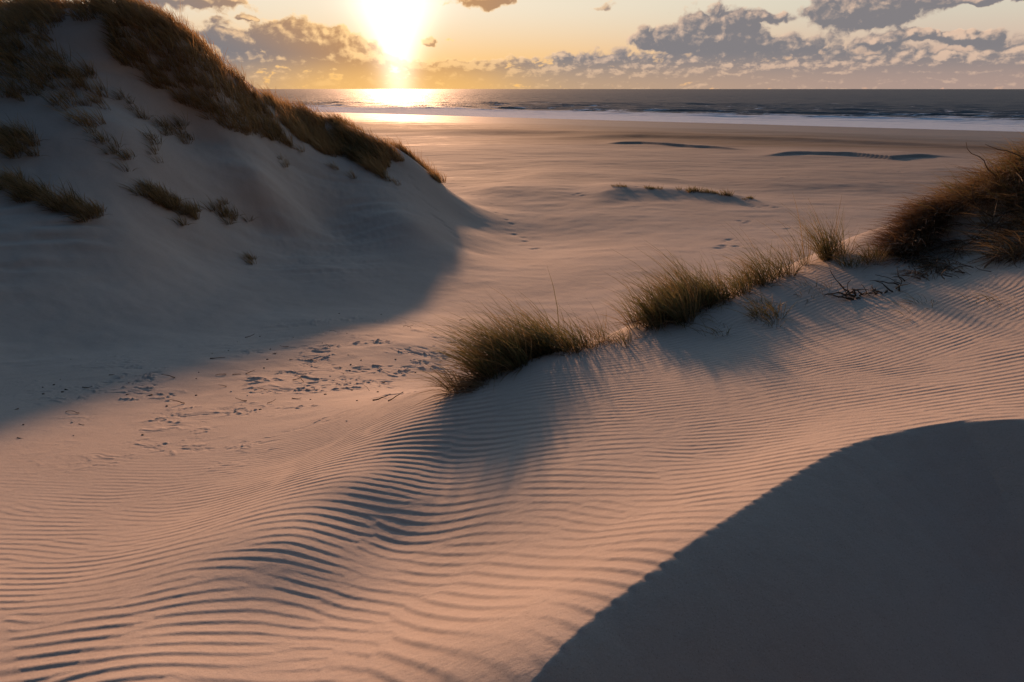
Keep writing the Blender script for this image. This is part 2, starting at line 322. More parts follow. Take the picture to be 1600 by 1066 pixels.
# ------------------------------------------------------------------ wind ripples: oriented band-pass relaxation of noise gives crests that fork and end
RX0, RY0, RW, RH, RS = -8.4, .8, 17.92, 12.6, .0175
nx, ny = int(RW / RS), int(RH / RS)
gx = RX0 + np.arange(nx) * RS; gy = RY0 + np.arange(ny) * RS
GX, GY = np.meshgrid(gx, gy)
ORI = [  # px, py, slope of the crests in the photograph, wavelength (m), strength
    (60, 760, .03, .085, .45), (60, 860, -.02, .095, .7), (60, 960, -.12, .11, 1.0), (60, 1050, -.18, .12, 1.1), (250, 770, -.04, .085, .55), (250, 860, -.15, .1, .8), (250, 950, -.17, .115, 1.2),
    (250, 1050, -.16, .125, 1.2), (400, 760, -.2, .09, .7), (400, 850, -.24, .1, 1.1), (400, 930, -.14, .12, 1.1), (400, 1020, .05, .13, 1.0), (500, 720, -.3, .09, .8), (520, 800, -.25, .11, 1.15), (520, 880, -.05, .12, 1.15), (590, 900, .25, .125, 1.0), (470, 960, .18, .13, 1.0), (680, 820, .3, .12, .9),
    (560, 980, .45, .13, .9), (600, 680, -.36, .09, .9), (620, 740, -.22, .105, 1.3), (620, 800, -.0, .12, 1.1), (650, 870, .35, .13, .9), (700, 680, -.05, .095, .9), (740, 760, .12, .11, .9), (740, 850, .38, .12, .8),
    (700, 950, .45, .13, .8), (750, 1040, .45, .13, .8), (850, 720, .14, .085, .7), (850, 800, .12, .1, .8), (850, 880, .12, .115, .8), (850, 970, .32, .125, .8), (950, 640, .05, .075, .6), (950, 720, .03, .085, .75), (950, 800, .02, .1, .8),
    (950, 900, .08, .12, .9), (1050, 560, -.32, .07, .6), (1050, 640, -.12, .075, .65), (1050, 720, -.06, .09, .75), (1050, 800, -.08, .105, .85), (1180, 560, -.28, .07, .6), (1180, 640, -.16, .08, .75), (1180, 720, -.14, .095, .8),
    (1300, 540, -.3, .075, .7), (1300, 620, -.15, .085, .9), (1300, 680, -.15, .09, .8), (1420, 500, -.4, .08, .7), (1420, 560, -.2, .09, 1.0), (1420, 630, -.12, .095, 1.0), (1550, 480, -.5, .09, .8), (1550, 550, -.25, .1, 1.1), (1580, 620, -.06, .1, 1.1),
    (1250, 500, -.35, .07, .5), (1700, 560, -.2, .1, 1.0), (-100, 850, 0, .1, .8)]
def ground_hit(px, py):
    lo, hi = 1.0, 9.0
    x, y, z = ray(px, py)
    t = 1.0
    for _ in range(60):
        p = (x * t, y * t, CAMZ + z * t); hgt = float(base_height(np.array([p[0]]), np.array([p[1]]))[0]) + CAMZ
        t += (p[2] - hgt) * .8 / max(.3, -z * 1.0)
    return x * t, y * t
oc = []
for (px, py, s, lam, a) in ORI:
    x0, y0 = ground_hit(px, py); x1, y1 = ground_hit(px + 12, py + 12 * s)
    oc.append((x0, y0, math.atan2(y1 - y0, x1 - x0), lam, a))
oc = np.array(oc)
def ofield(x, y):
    wsum = np.zeros(x.shape); A_ = [np.zeros(x.shape) for _ in range(4)]
    for (cx, cy, th, lam, a) in oc:
        s = .16 * cy + .08
        q = np.exp(-np.minimum(((x - cx) ** 2 + (y - cy) ** 2) / (2 * s * s), 60)) + 1e-7 / ((x - cx) ** 2 + (y - cy) ** 2 + .5)
        wsum += q
        for i, v in enumerate((math.cos(2 * th), math.sin(2 * th), lam, a)): A_[i] += q * v
    return np.arctan2(A_[1], A_[0]) / 2, A_[2] / wsum, A_[3] / wsum
TH, LM, AM = ofield(GX[::4, ::4], GY[::4, ::4])
def up4(a):
    a = np.repeat(np.repeat(a, 4, 0), 4, 1)[:ny, :nx]
    if a.shape != (ny, nx): a = np.pad(a, ((0, ny - a.shape[0]), (0, nx - a.shape[1])), mode='edge')
    return a
THu = up4(TH + .75 * value_noise(GX[::4, ::4] / .55, GY[::4, ::4] / .4, 77, 3)); LMu = up4(LM * .88 * (1 + .5 * value_noise(GX[::4, ::4] / 1.1, GY[::4, ::4] / .8, 78, 2)))
fx = np.fft.fftfreq(nx, RS); fy = np.fft.fftfreq(ny, RS); FX, FY = np.meshgrid(fx, fy)
FR = np.hypot(FX, FY) + 1e-9; FA = np.arctan2(FY, FX)
angs = np.radians(np.arange(-50, 71, 15)); lams = [.064, .082, .105, .135]
filt = {}; wts = {}
for i, a in enumerate(angs):
    for j, L in enumerate(lams):
        n_ang = a + math.pi / 2
        da = (FA - n_ang + math.pi) % (2 * math.pi) - math.pi
        filt[i, j] = (np.exp(-(da / R(9)) ** 2) * np.exp(-(np.log(FR * L) / .12) ** 2)).astype(np.float32)
        wts[i, j] = (np.exp(-((THu - a) / R(9)) ** 2) * np.exp(-(np.log(LMu / L) / .14) ** 2) + 1e-6).astype(np.float32)
ws = sum(wts.values())
field = rng.normal(size=(ny, nx))
for it in range(4):
    F = np.fft.fft2(field); acc_ = np.zeros((ny, nx), complex)
    for k in filt: acc_ += (wts[k] / ws) * np.fft.ifft2(F * filt[k])
    mag = np.abs(acc_); s = np.sqrt((mag ** 2).mean()); acc_ = acc_ / s
    mag = np.abs(acc_); acc_ = acc_ / np.maximum(mag, 1e-6) * np.tanh(mag * 1.3)
    field = acc_.real
# finer copy for sampling
up_ = 2
Fz = np.fft.fftshift(np.fft.fft2(acc_)); big = np.zeros((ny * up_, nx * up_), complex)
oy, ox = (ny * up_ - ny) // 2, (nx * up_ - nx) // 2
big[oy:oy + ny, ox:ox + nx] = Fz; SIG = np.fft.ifft2(np.fft.ifftshift(big)) * up_ ** 2
del filt, wts, Fz, big
def ripples(x, y):
    u = (x - RX0) / RS * up_; v = (y - RY0) / RS * up_
    ok = (u > 1) & (v > 1) & (u < nx * up_ - 3) & (v < ny * up_ - 3)
    u = np.clip(u, 1, nx * up_ - 3); v = np.clip(v, 1, ny * up_ - 3)
    ui = u.astype(int); vi = v.astype(int); fu = u - ui; fv = v - vi
    s = (SIG[vi, ui] * (1 - fu) + SIG[vi, ui + 1] * fu) * (1 - fv) + (SIG[vi + 1, ui] * (1 - fu) + SIG[vi + 1, ui + 1] * fu) * fv
    mag = np.abs(s); ph = np.angle(s)
    ph = ph + .35 * np.sin(mag * 2.1 + x * 1.7)
    q = np.cos(ph + .62 * np.cos(ph))               # short steep lee side towards the viewer, long back towards the sun
    prof = q
    th, lam, am = ofield_s(x, y)
    return np.where(ok, prof * np.clip(mag, 0, 1), 0) * am * lam * .033 * (.75 + 1.1 * np.clip(value_noise(x / .5, y / .35, 91, 3) + .35, 0, 1))
def ofield_s(x, y):
    u = np.clip((x - RX0) / (RS * 4), 0, TH.shape[1] - 2); v = np.clip((y - RY0) / (RS * 4), 0, TH.shape[0] - 2)
    ui = u.astype(int); vi = v.astype(int); fu = u - ui; fv = v - vi
    f = lambda A: (A[vi, ui] * (1 - fu) + A[vi, ui + 1] * fu) * (1 - fv) + (A[vi + 1, ui] * (1 - fu) + A[vi + 1, ui + 1] * fu) * fv
    return f(TH), f(LM), f(AM)

# ------------------------------------------------------------------ ground sheet (polar grid round the viewpoint, one mesh out to beyond the waterline)
def ribbon_mesh(name, X, Yy, Zz, mat, attrs=None, parent=None):
    nr, nc = X.shape
    me = bpy.data.meshes.new(name)
    co = np.stack([X, Yy, Zz], -1).reshape(-1, 3).astype(np.float32)
    idx = np.arange(nr * nc).reshape(nr, nc)
    q = np.stack([idx[:-1, :-1], idx[:-1, 1:], idx[1:, 1:], idx[1:, :-1]], -1).reshape(-1, 4)
    me.vertices.add(len(co)); me.vertices.foreach_set('co', co.ravel())
    me.loops.add(q.size); me.loops.foreach_set('vertex_index', q.ravel().astype(np.int32))
    me.polygons.add(len(q)); me.polygons.foreach_set('loop_start', (np.arange(len(q)) * 4).astype(np.int32))
    me.polygons.foreach_set('use_smooth', np.ones(len(q), bool))
    me.update(calc_edges=True)
    for k, v in (attrs or {}).items():
        at = me.attributes.new(k, 'FLOAT', 'POINT'); at.data.foreach_set('value', v.ravel().astype(np.float32))
    me.materials.append(mat)
    o = bpy.data.objects.new(name, me); C.objects.link(o)
    if parent: o.parent = parent
    return o

def new_mat(name):
    m = bpy.data.materials.new(name); m.use_nodes = True; t = NT(m.node_tree); t.n.clear()
    out = t.new('ShaderNodeOutputMaterial'); b = t.new('ShaderNodeBsdfPrincipled'); t.l.new(b.outputs[0], out.inputs[0])
    return m, t, b, out

# sand
M_sand, t, b, out = new_mat("sand")
geo = t.new('ShaderNodeNewGeometry'); pos = geo.outputs['Position']
at_wet_weaksun = t.new('ShaderNodeAttribute'); at_wet_weaksun.attribute_name = 'wet_weaksun'
at_rp = t.new('ShaderNodeAttribute'); at_rp.attribute_name = 'trough'
wet_weaksun = at_wet_weaksun.outputs['Fac']
wet_weaksun_n = t.m('ADD', wet_weaksun, t.m('MULTIPLY', t.m('SUBTRACT', t.noise(t.vmap(pos, (.02, .09, .1)), 1.0, 5, .6), .5), t.m('MULTIPLY', t.m('MULTIPLY', wet_weaksun, t.m('SUBTRACT', 1.0, wet_weaksun)), 3.2)), clamp=True)
wet_weaksun_n = t.m('ADD', wet_weaksun_n, t.m('MULTIPLY', t.m('MULTIPLY', t.m('SUBTRACT', t.noise(t.vmap(pos, (.22, .9, .5)), 1.0, 6, .65), .5), 1.1), t.step(wet_weaksun, .15, .6)), clamp=True)
n_big = t.noise(t.vmap(pos, (1, 1, 1)), .35, 5, .55)
n_fine = t.noise(pos, 130.0, 4, .85)
n_mid = t.noise(pos, 9.0, 5, .6)
dry = t.mix(t.step(n_big, .3, .7), (.46, .375, .31), (.52, .43, .355))
dry = t.mix(t.m('MULTIPLY', t.step(n_fine, .56, .68), .6), dry, (.19, .14, .11))
dry = t.mix(t.m('MULTIPLY', t.step(n_fine, .44, .32), .5), dry, (.72, .64, .55))
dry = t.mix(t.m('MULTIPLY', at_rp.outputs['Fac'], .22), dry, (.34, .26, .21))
dry = t.mix(t.m('MULTIPLY', t.step(n_mid, .45, .7), .12), dry, (.34, .27, .22))
col = t.mix(wet_weaksun_n, dry, (.16, .142, .133))  # damp sand tone, also painted over the open beach as weak sunlight
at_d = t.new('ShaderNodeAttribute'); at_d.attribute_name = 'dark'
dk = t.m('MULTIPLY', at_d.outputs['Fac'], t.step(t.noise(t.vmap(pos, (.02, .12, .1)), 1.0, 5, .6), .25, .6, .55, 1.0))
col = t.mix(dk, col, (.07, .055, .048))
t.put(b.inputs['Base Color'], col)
t.put(b.inputs['Roughness'], t.m('SUBTRACT', .92, t.m('MULTIPLY', t.step(wet_weaksun_n, .6, 1.0), .26)))
t.put(b.inputs['Specular IOR Level'], t.m('ADD', .12, t.m('MULTIPLY', t.step(wet_weaksun_n, .6, 1.0), .08)))
bp = t.new('ShaderNodeBump'); bp.inputs['Strength'].default_value = .55; bp.inputs['Distance'].default_value = .0028
t.put(bp.inputs['Height'], t.m('ADD', n_fine, t.noise(pos, 70.0, 4, .7)))
bp2 = t.new('ShaderNodeBump'); bp2.inputs['Strength'].default_value = .5; bp2.inputs['Distance'].default_value = .012
t.put(bp2.inputs['Height'], t.m('MULTIPLY', n_mid, t.m('SUBTRACT', 1.0, wet_weaksun))); t.l.new(bp.outputs[0], bp2.inputs['Normal'])
t.l.new(bp2.outputs[0], b.inputs['Normal'])

azc = np.concatenate([np.linspace(-180, -60, 25)[:-1], np.linspace(-60, -43, 40)[:-1], np.linspace(-43, 43, 1150), np.linspace(43, 60, 40)[1:], np.linspace(60, 180, 25)[1:]])
rc = np.concatenate([np.geomspace(.25, 1.4, 30)[:-1], np.geomspace(1.4, 13, 1150), np.geomspace(13, 120, 420)[1:], np.geomspace(120, 520, 130)[1:], np.geomspace(520, 900, 6)[1:]])
AZ, RC = np.meshgrid(np.radians(azc), rc); RC0 = RC
X = RC * np.sin(AZ); Yg = RC * np.cos(AZ)
H = np.empty(X.shape); RP = np.zeros(X.shape)
for i in range(0, X.shape[0], 100):
    sl = slice(i, i + 100)
    rp = ripples(X[sl], Yg[sl]) if RC[sl].min() < 13 else None
    h = land(X[sl], Yg[sl], rp=rp)
    if rp is not None:
        fade = (1 - sstep(crest_dist(X[sl], Yg[sl]), .0, .05))
        rp = rp + value_noise(X[sl] / .05, Yg[sl] / .035, 92, 3) * .0022
        # ripples die out on the trampled valley floor and beyond
        hz = h
        pw = 1 - sstep(hz, -3.1, -3.55) if False else sstep(hz, -3.75, -3.3)
        pw = pw * (1 - sstep(RC[sl], 8.5, 12.0))
        rp = rp * fade * pw
        RP[sl] = rp; h = h + rp
    H[sl] = h + CAMZ
SD = shore_dist(X, Yg)
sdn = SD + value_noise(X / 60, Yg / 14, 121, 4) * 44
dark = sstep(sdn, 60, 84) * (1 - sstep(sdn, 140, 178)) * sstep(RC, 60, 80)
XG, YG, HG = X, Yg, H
wet_weaksun = 1 - sstep(SD, 14, 62)
wet_weaksun = wet_weaksun * (1 - dark * .6); wet_weaksun = np.maximum(wet_weaksun, .58 * sstep(RC, 24, 60) + .34 * sstep(RC, 88, 120) * (1 - sstep(SD, 60, 160)))  # damp by the sea; open beach darkened to stand in for weak sunlight
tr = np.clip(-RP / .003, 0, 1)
ground = ribbon_mesh('ground', X, Yg, H, M_sand, {'wet_weaksun': wet_weaksun, 'trough': tr, 'dark': dark}); ground['kind'] = 'structure'
def ground_z(x, y):
    x = np.atleast_1d(np.asarray(x, float)); y = np.atleast_1d(np.asarray(y, float))
    return land(x, y) + CAMZ
def hit(px, py, t0=1.5):
    """where a sight line meets the land"""
    x, y, z = ray(px, py); ts = np.geomspace(t0, 400, 1500)
    g_ = land(x * ts, y * ts, fine=False) + CAMZ; under = np.nonzero(CAMZ + z * ts < g_)[0]
    if len(under) == 0: return None
    tt = ts[under[0]]; return np.array([x * tt, y * tt, g_[under[0]]])

# ------------------------------------------------------------------ sea
M_sea, t, b, out = new_mat("sea_water")
geo = t.new('ShaderNodeNewGeometry'); pos = geo.outputs['Position']
af = t.new('ShaderNodeAttribute'); af.attribute_name = 'foam'
fn = t.noise(t.vmap(pos, (.035, .13, .3)), 1.0, 8, .72, .4)
fn2 = t.noise(t.vmap(pos, (.012, .06, .3)), 1.0, 4, .6, .5)
fo = t.step(t.m('ADD', af.outputs['Fac'], t.m('ADD', t.m('MULTIPLY', t.m('SUBTRACT', fn, .5), 2.4), t.m('MULTIPLY', t.m('SUBTRACT', fn2, .5), 1.5))), .42, .72)
t.put(b.inputs['Base Color'], t.mix(fo, (.07, .085, .10), (.72, .82, .9)))
t.put(b.inputs['Roughness'], t.m('ADD', .6, t.m('MULTIPLY', fo, .35)))
b.inputs['IOR'].default_value = 1.28; b.inputs['Specular IOR Level'].default_value = .12; b.inputs['Specular Tint'].default_value = (.82, .88, 1.0, 1.0)
bp = t.new('ShaderNodeBump'); bp.inputs['Strength'].default_value = 1.0; bp.inputs['Distance'].default_value = .5
t.put(bp.inputs['Height'], t.noise(t.vmap(pos, (.022, .4, 1)), 1.0, 8, .66, .1)); t.l.new(bp.outputs[0], b.inputs['Normal'])
azs = np.radians(np.linspace(-60, 60, 520)); rs = np.concatenate([np.geomspace(150, 700, 420), np.geomspace(700, 3000, 160)[1:], np.geomspace(3000, 45000, 14)[1:]])
AZ, RC = np.meshgrid(azs, rs); X = RC * np.sin(AZ); Yg = RC * np.cos(AZ)
SDs = shore_dist(X, Yg); al = X * shd[0] + Yg * shd[1]
wob = value_noise(al / 45, SDs / 60, 41, 3) * 16
ph = (SDs + wob) / 17
amp = (1 - sstep(-SDs, 160, 420)) * .8 + .35
crest = (np.clip(np.cos(ph * 2 * math.pi), 0, 1) ** 3) * (.5 + value_noise(al / 30, SDs / 20, 42, 3) * 1.6)
sw = value_noise(al / 36, SDs / 4.5, 43, 4) * .8 + value_noise(al / 30, SDs / 12, 44, 3) * .9
Zs = (crest * .8 * amp + sw * 1.5) * (.06 + .94 * sstep(-SDs, 10, 130)) * (1 - sstep(RC, 1500, 3000)) + .02
foam = (1 - sstep(-SDs, 30, 150)) * .62 + (1 - sstep(-SDs, 4, 26)) * .25 + crest * .22 * (1 - sstep(-SDs, 150, 330)) + sstep(SDs, -12, 0) * .0
foam = foam + .2 + .42 * (1 - sstep(-SDs, 35, 120)) - .30 * sstep(-SDs, 200, 500)
sea = ribbon_mesh('sea', X, Yg, Zs, M_sea, {'foam': foam}); sea['kind'] = 'structure'

# ------------------------------------------------------------------ marram grass
def grass_mat(name, base, tip, dead, transl):
    m = bpy.data.materials.new(name); m.use_nodes = True; t = NT(m.node_tree); t.n.clear()
    out = t.new('ShaderNodeOutputMaterial'); b = t.new('ShaderNodeBsdfPrincipled')
    a1 = t.new('ShaderNodeAttribute'); a1.attribute_name = 'tone'; a2 = t.new('ShaderNodeAttribute'); a2.attribute_name = 'along'
    c = t.mix(a2.outputs['Fac'], base, tip); c = t.mix(t.step(a1.outputs['Fac'], .45, .9), c, dead)
    t.put(b.inputs['Base Color'], c); b.inputs['Roughness'].default_value = .55; b.inputs['Specular IOR Level'].default_value = .3
    tr = t.new('ShaderNodeBsdfTranslucent'); t.put(tr.inputs[0], c)
    mx = t.new('ShaderNodeMixShader'); mx.inputs[0].default_value = transl
    t.l.new(b.outputs[0], mx.inputs[1]); t.l.new(tr.outputs[0], mx.inputs[2]); t.l.new(mx.outputs[0], out.inputs[0]); return m
M_green = grass_mat('marram_green', (.055, .056, .02), (.19, .18, .075), (.30, .21, .10), .4)
M_straw = grass_mat('marram_straw', (.20, .13, .06), (.32, .23, .12), (.13, .07, .03), .3)
M_hill = grass_mat('hill_marram', (.22, .13, .055), (.50, .31, .13), (.10, .08, .03), .5)
M_root = grass_mat('matted_roots', (.085, .047, .022), (.20, .11, .05), (.30, .19, .10), .2)

def blades(name, B, D, L, Wd, G, mat, K=4, tone=None, parent=None):
    n = len(B); t = np.linspace(0, 1, K + 1)
    side = np.cross(D, rng.normal(size=(n, 3))); side /= np.linalg.norm(side, axis=1)[:, None] + 1e-9
    Pp = B[:, None] + D[:, None] * (L[:, None] * t)[..., None] + G[:, None] * (L[:, None] * t ** 2)[..., None]
    wd = Wd[:, None] * np.array([.8, 1, .9, .6, .1])[None, :K + 1] if K == 4 else Wd[:, None] * np.linspace(1, .12, K + 1)[None]
    A_ = Pp - side[:, None] * wd[..., None] / 2; B_ = Pp + side[:, None] * wd[..., None] / 2
    co = np.stack([A_, B_], 2).reshape(-1, 3).astype(np.float32)
    base = (np.arange(n) * (K + 1) * 2)[:, None]; k = (np.arange(K) * 2)[None]
    i0 = base + k; q = np.stack([i0, i0 + 1, i0 + 3, i0 + 2], -1).reshape(-1, 4).astype(np.int32)
    me = bpy.data.meshes.new(name)
    me.vertices.add(len(co)); me.vertices.foreach_set('co', co.ravel())
    me.loops.add(q.size); me.loops.foreach_set('vertex_index', q.ravel())
    me.polygons.add(len(q)); me.polygons.foreach_set('loop_start', (np.arange(len(q)) * 4).astype(np.int32))
    me.polygons.foreach_set('use_smooth', np.ones(len(q), bool)); me.update(calc_edges=True)
    tone = rng.random(n) if tone is None else tone
    at = me.attributes.new('tone', 'FLOAT', 'POINT'); at.data.foreach_set('value', np.repeat(tone, (K + 1) * 2).astype(np.float32))
    at = me.attributes.new('along', 'FLOAT', 'POINT'); at.data.foreach_set('value', np.tile(np.repeat(t, 2), n).astype(np.float32))
    me.materials.append(mat)
    o = bpy.data.objects.new(name, me); C.objects.link(o)
    if parent: o.parent = parent; o.matrix_parent_inverse = Matrix.Translation(-parent.location)
    return o
def tag(o, label=None, cat=None, group=None, kind=None):
    for k, v in (('label', label), ('category', cat), ('group', group), ('kind', kind)):
        if v: o[k] = v
    return o
def fan(Bc, n, L, spread, lean, rad, droop):
    """n blades rising from around each centre of Bc"""
    m = len(Bc); B = np.repeat(Bc, n, 0); N_ = m * n
    a = rng.uniform(0, 2 * math.pi, N_); rr = np.sqrt(rng.random(N_))
    out = np.stack([np.cos(a) * rr, np.sin(a) * rr, np.zeros(N_)], 1)
    B = B + out * rad
    D = out * spread * rng.uniform(.4, 1.3, N_)[:, None] + np.array([0, 0, 1.0]) + np.array(lean)[None] + rng.normal(0, .1, (N_, 3))
    D /= np.linalg.norm(D, axis=1)[:, None]
    G = np.stack([D[:, 0], D[:, 1], np.zeros(N_)], 1) * .5 * droop + np.array([lean[0] * .5, lean[1] * .5, -.35 * droop]) + rng.normal(0, .07, (N_, 3))
    Ls = L * (rng.uniform(.4, 1.0, N_) + .35 * (rng.random(N_) < .12))
    return B, D, Ls, G
def on_ground(P_):
    P_ = np.array(P_, float); P_[:, 2] = ground_z(P_[:, 0], P_[:, 1]) - .012; return P_

def clump(name, pix, ntuft, nb, L, wd, label, lean=(-.3, 0, 0), spread=.55, rad=.07, droop=.8, jit=.12, dead=.25, group=None, mat=None, dense=None, t0=1.5):
    """one plant: tufts strung along a line of sight points on the sand"""
    hp = np.array([hit(px, py, t0) for px, py in pix]); seg = np.linspace(0, len(hp) - 1, 200)
    line = np.stack([np.interp(seg, np.arange(len(hp)), hp[:, i]) for i in range(3)], 1)
    c = line[rng.integers(0, 200, ntuft) if dense is None else (np.clip(rng.beta(*dense, ntuft), 0, 1) * 199).astype(int)].copy()
    c[:, :2] += rng.normal(0, jit, (ntuft, 2)); c = on_ground(c)
    root = bpy.data.objects.new(name, None); C.objects.link(root); root.location = tuple(c.mean(0)); root.empty_display_size = .2
    bpy.context.view_layer.update()
    sc_ = rng.uniform(.55, 1.1, ntuft)
    B, D, Ls, G = fan(c, nb, L, spread, lean, rad, droop); Ls = Ls * np.repeat(sc_, nb)
    blades('leaves', B, D, Ls, np.full(len(B), wd) * rng.uniform(.6, 1.2, len(B)), G, mat or M_green, 4, parent=root)
    nd = max(4, int(nb * dead))
    B, D, Ls, G = fan(c, nd, L * .55, spread * 2.2, (lean[0] * .6, -.1, 0), rad * 1.3, 1.8)
    blades('dead_leaves', B, D, Ls, np.full(len(B), wd * 1.1), G, M_straw, 4, parent=root)
    return tag(root, label, 'grass clump', group)
G1 = 'marram clumps along the ridge of the near dune'
clump('marram_clump', [(738, 594), (775, 578), (825, 561), (870, 549), (905, 544)], 44, 44, .70, .0075, 'largest dark green grass clump casting a long shadow in the middle of the near dune', (-.42, 0, 0), .48, .09, .6, .12, .3, G1, dense=(1.2, 1.1))
clump('marram_clump', [(905, 548), (935, 541), (975, 529)], 16, 12, .48, .0055, 'low thin grass with straw coloured stems just right of the largest clump', (-.3, 0, 0), .45, .07, .7, .09, .6, G1)
clump('marram_clump', [(1010, 510), (1050, 494), (1100, 476), (1135, 464)], 38, 50, .70, .0075, 'bushy olive grass clump on the hump right of the largest clump', (-.3, .05, 0), .42, .1, .6, .13, .3, G1)
clump('marram_clump', [(1172, 448), (1200, 438), (1240, 428)], 15, 30, .80, .0065, 'upright open grass clump third along the ridge from the left', (-.25, 0, 0), .55, .08, .7, .1, .3, G1)
clump('marram_clump', [(1275, 412), (1300, 402), (1318, 398)], 10, 34, .84, .0065, 'tall narrow grass clump standing highest between the ridge hollow and the mound', (-.2, 0, 0), .5, .07, .6, .08, .3, G1)
clump('marram_clump', [(1340, 415), (1362, 408), (1385, 402)], 9, 32, .42, .006, 'small pale grass tuft on the slope just below the brown mound', (-.15, 0, 0), .7, .08, .8, .1, .3, G1)
clump('marram_clump', [(1160, 505), (1190, 495), (1220, 478)], 11, 18, .40, .0055, 'sparse low tuft on the rippled sand in front of the ridge clumps', (-.3, 0, 0), .7, .07, .8, .12, .3, G1)
clump('marram_clump', [(1110, 528), (1135, 520)], 3, 6, .35, .005, 'few single stems on rippled sand below the bushy olive clump', (-.35, 0, 0), .7, .1, .8, .1, .3, G1)
clump('marram_clump', [(1255, 470), (1285, 462), (1320, 455)], 6, 8, .26, .005, 'scattered short stems on sand between sparse tuft and driftwood heap', (-.1, 0, 0), .8, .1, .8, .14, .4, G1)
clump('marram_clump', [(722, 612), (735, 605), (748, 600)], 9, 22, .34, .0045, 'thin golden trailing grass at the left foot of the largest clump', (-.9, 0, -.35), .6, .09, 1.0, .07, .5, G1, mat=M_straw)
for px, py in [(1395, 500), (1440, 495), (1480, 478), (1545, 475), (1575, 470)]:
    pass
clump('marram_clump', [(1400, 500), (1450, 482), (1500, 470), (1570, 470)], 8, 5, .3, .005, 'wispy bent stems scattered over the rippled slope under the brown mound', (-.5, -.2, 0), .9, .15, 1.2, .2, .3, G1)
# tufts on the left dune's sandy flank
G2 = 'separate tufts on the sandy flank of the left dune'
for pix, nt, nb, L, lab in [
    ([(15, 290), (45, 300), (85, 318), (120, 330), (148, 340)], 34, 60, .62, 'dark tussock row at the far left edge of the left dune foot'),
    ([(215, 300), (245, 312), (280, 328), (320, 345)], 32, 64, .62, 'dense brown tussock row in the middle of the shaded flank'),
    ([(335, 325), (355, 338), (378, 352)], 12, 46, .6, 'pale tussock just right of the dense brown tussock row'),
    ([(375, 402), (392, 408)], 3, 34, .42, 'smallest lone tuft lowest on the shaded flank'),
    ([(5, 215), (25, 228), (45, 240)], 22, 60, .7, 'brown tussock at the left frame edge above the dark row'),
    ([(235, 190), (262, 198), (290, 215)], 14, 34, .7, 'thin tuft on bare sand above the dense brown row'),
    ([(195, 160), (205, 168)], 4, 26, .6, 'little upright tuft beside the sand chute'),
    ([(225, 215), (240, 225)], 5, 24, .55, 'low dark scrap of grass under the thin tuft'),
    ([(248, 250), (256, 254)], 2, 22, .45, 'tiny dark tuft alone on smooth sand under the crest grass'),
    ([(150, 215), (185, 240), (205, 255)], 12, 24, .6, 'trailing sparse tuft row below the upper left grass patch'),
    ([(430, 250), (440, 256)], 3, 26, .6, 'small tuft at the lower edge of the crest grass'),
    ([(536, 268), (548, 274)], 3, 36, .7, 'tuft hanging at the low end of the crest grass'),
    ([(590, 272), (600, 280)], 4, 40, .7, 'second tuft near the tail of the dune'),
    ([(612, 288), (620, 292)], 2, 30, .45, 'tiny reddish tuft at the very tail of the left dune')]:
    clump('marram_tussock', pix, nt, nb, L, .011, lab, (-.3, 0, 0), .45, .13, .7, .2, .3, G2, mat=M_hill, t0=6)
# small tufts on the low mound out on the beach
G3 = 'little tufts on the low sand mound out on the beach'
for pix, nt, L, lab in [([(968, 292), (982, 293)], 4, .35, 'leftmost little dark tuft of the row on the beach mound'), ([(1008, 293), (1034, 296)], 6, .4, 'second little tuft from the left on the beach mound'),
        ([(1064, 298), (1088, 300)], 7, .5, 'third little tuft from the left on the beach mound'), ([(1094, 300), (1118, 303)], 7, .45, 'fourth little tuft from the left on the beach mound'),
        ([(1132, 304), (1142, 306)], 4, .5, 'dark round tuft near the right end of the beach mound'), ([(1164, 310), (1180, 312)], 4, .25, 'flat pale tuft beyond the right end of the row')]:
    clump('marram_tuft', pix, nt, 36, L, .016, lab, (-.15, 0, 0), .5, .16, .7, .18, .3, G3, t0=15)

# dense grass of the left dune: crest band and upper left patch, nobody could count its tufts
def in_poly(px, py, poly):
    c = np.zeros(px.shape, bool); n = len(poly)
    for i in range(n):
        x1, y1 = poly[i]; x2, y2 = poly[i - 1]
        c ^= ((y1 > py) != (y2 > py)) & (px < (x2 - x1) * (py - y1) / (y2 - y1 + 1e-9) + x1)
    return c
def project(x, y, z):
    zz = z - CAMZ; dpt = y * CP - zz * SP; up = y * SP + zz * CP
    return 800 + FPX * x / dpt, 533 - FPX * up / dpt
EA = (HG - CAMZ) / RC0; VIS = EA > np.maximum.accumulate(EA, 0) - .02
m = VIS & (YG > 8) & (XG < 2) & (XG > -60) & (YG < 58) & (HG > 6.4)
vx, vy, vz = XG[m], YG[m], HG[m]; ppx, ppy = project(vx, vy, vz); area = vx ** 2 + vy ** 2
vis_order = None
def scatter(poly, n, thr, seed, ncell=(1.6, 1.6)):
    k = in_poly(ppx, ppy, poly) & (value_noise(vx / ncell[0], vy / ncell[1], seed, 3) > thr)
    idx = np.nonzero(k)[0]; p = area[idx] / area[idx].sum()
    q = rng.choice(idx, n, p=p); P_ = np.stack([vx[q], vy[q], vz[q]], 1); P_[:, :2] += rng.normal(0, .05, (n, 2)); return P_
CRESTP = [(172, 18), (205, 8), (255, 26), (330, 74), (440, 126), (560, 178), (640, 214), (676, 250), (705, 290), (668, 282), (632, 250), (604, 262), (600, 276), (560, 262), (520, 262), (478, 240), (430, 222), (360, 205), (330, 188), (262, 150), (225, 118), (182, 95)]
PATCH = [(-400, -300), (150, -80), (160, 30), (90, 40), (150, 105), (170, 172), (168, 205), (130, 200), (60, 150), (30, 165), (0, 148), (-400, 150)]
TOPP = [(55, -60), (190, -60), (172, 20), (120, 34), (60, 30)]
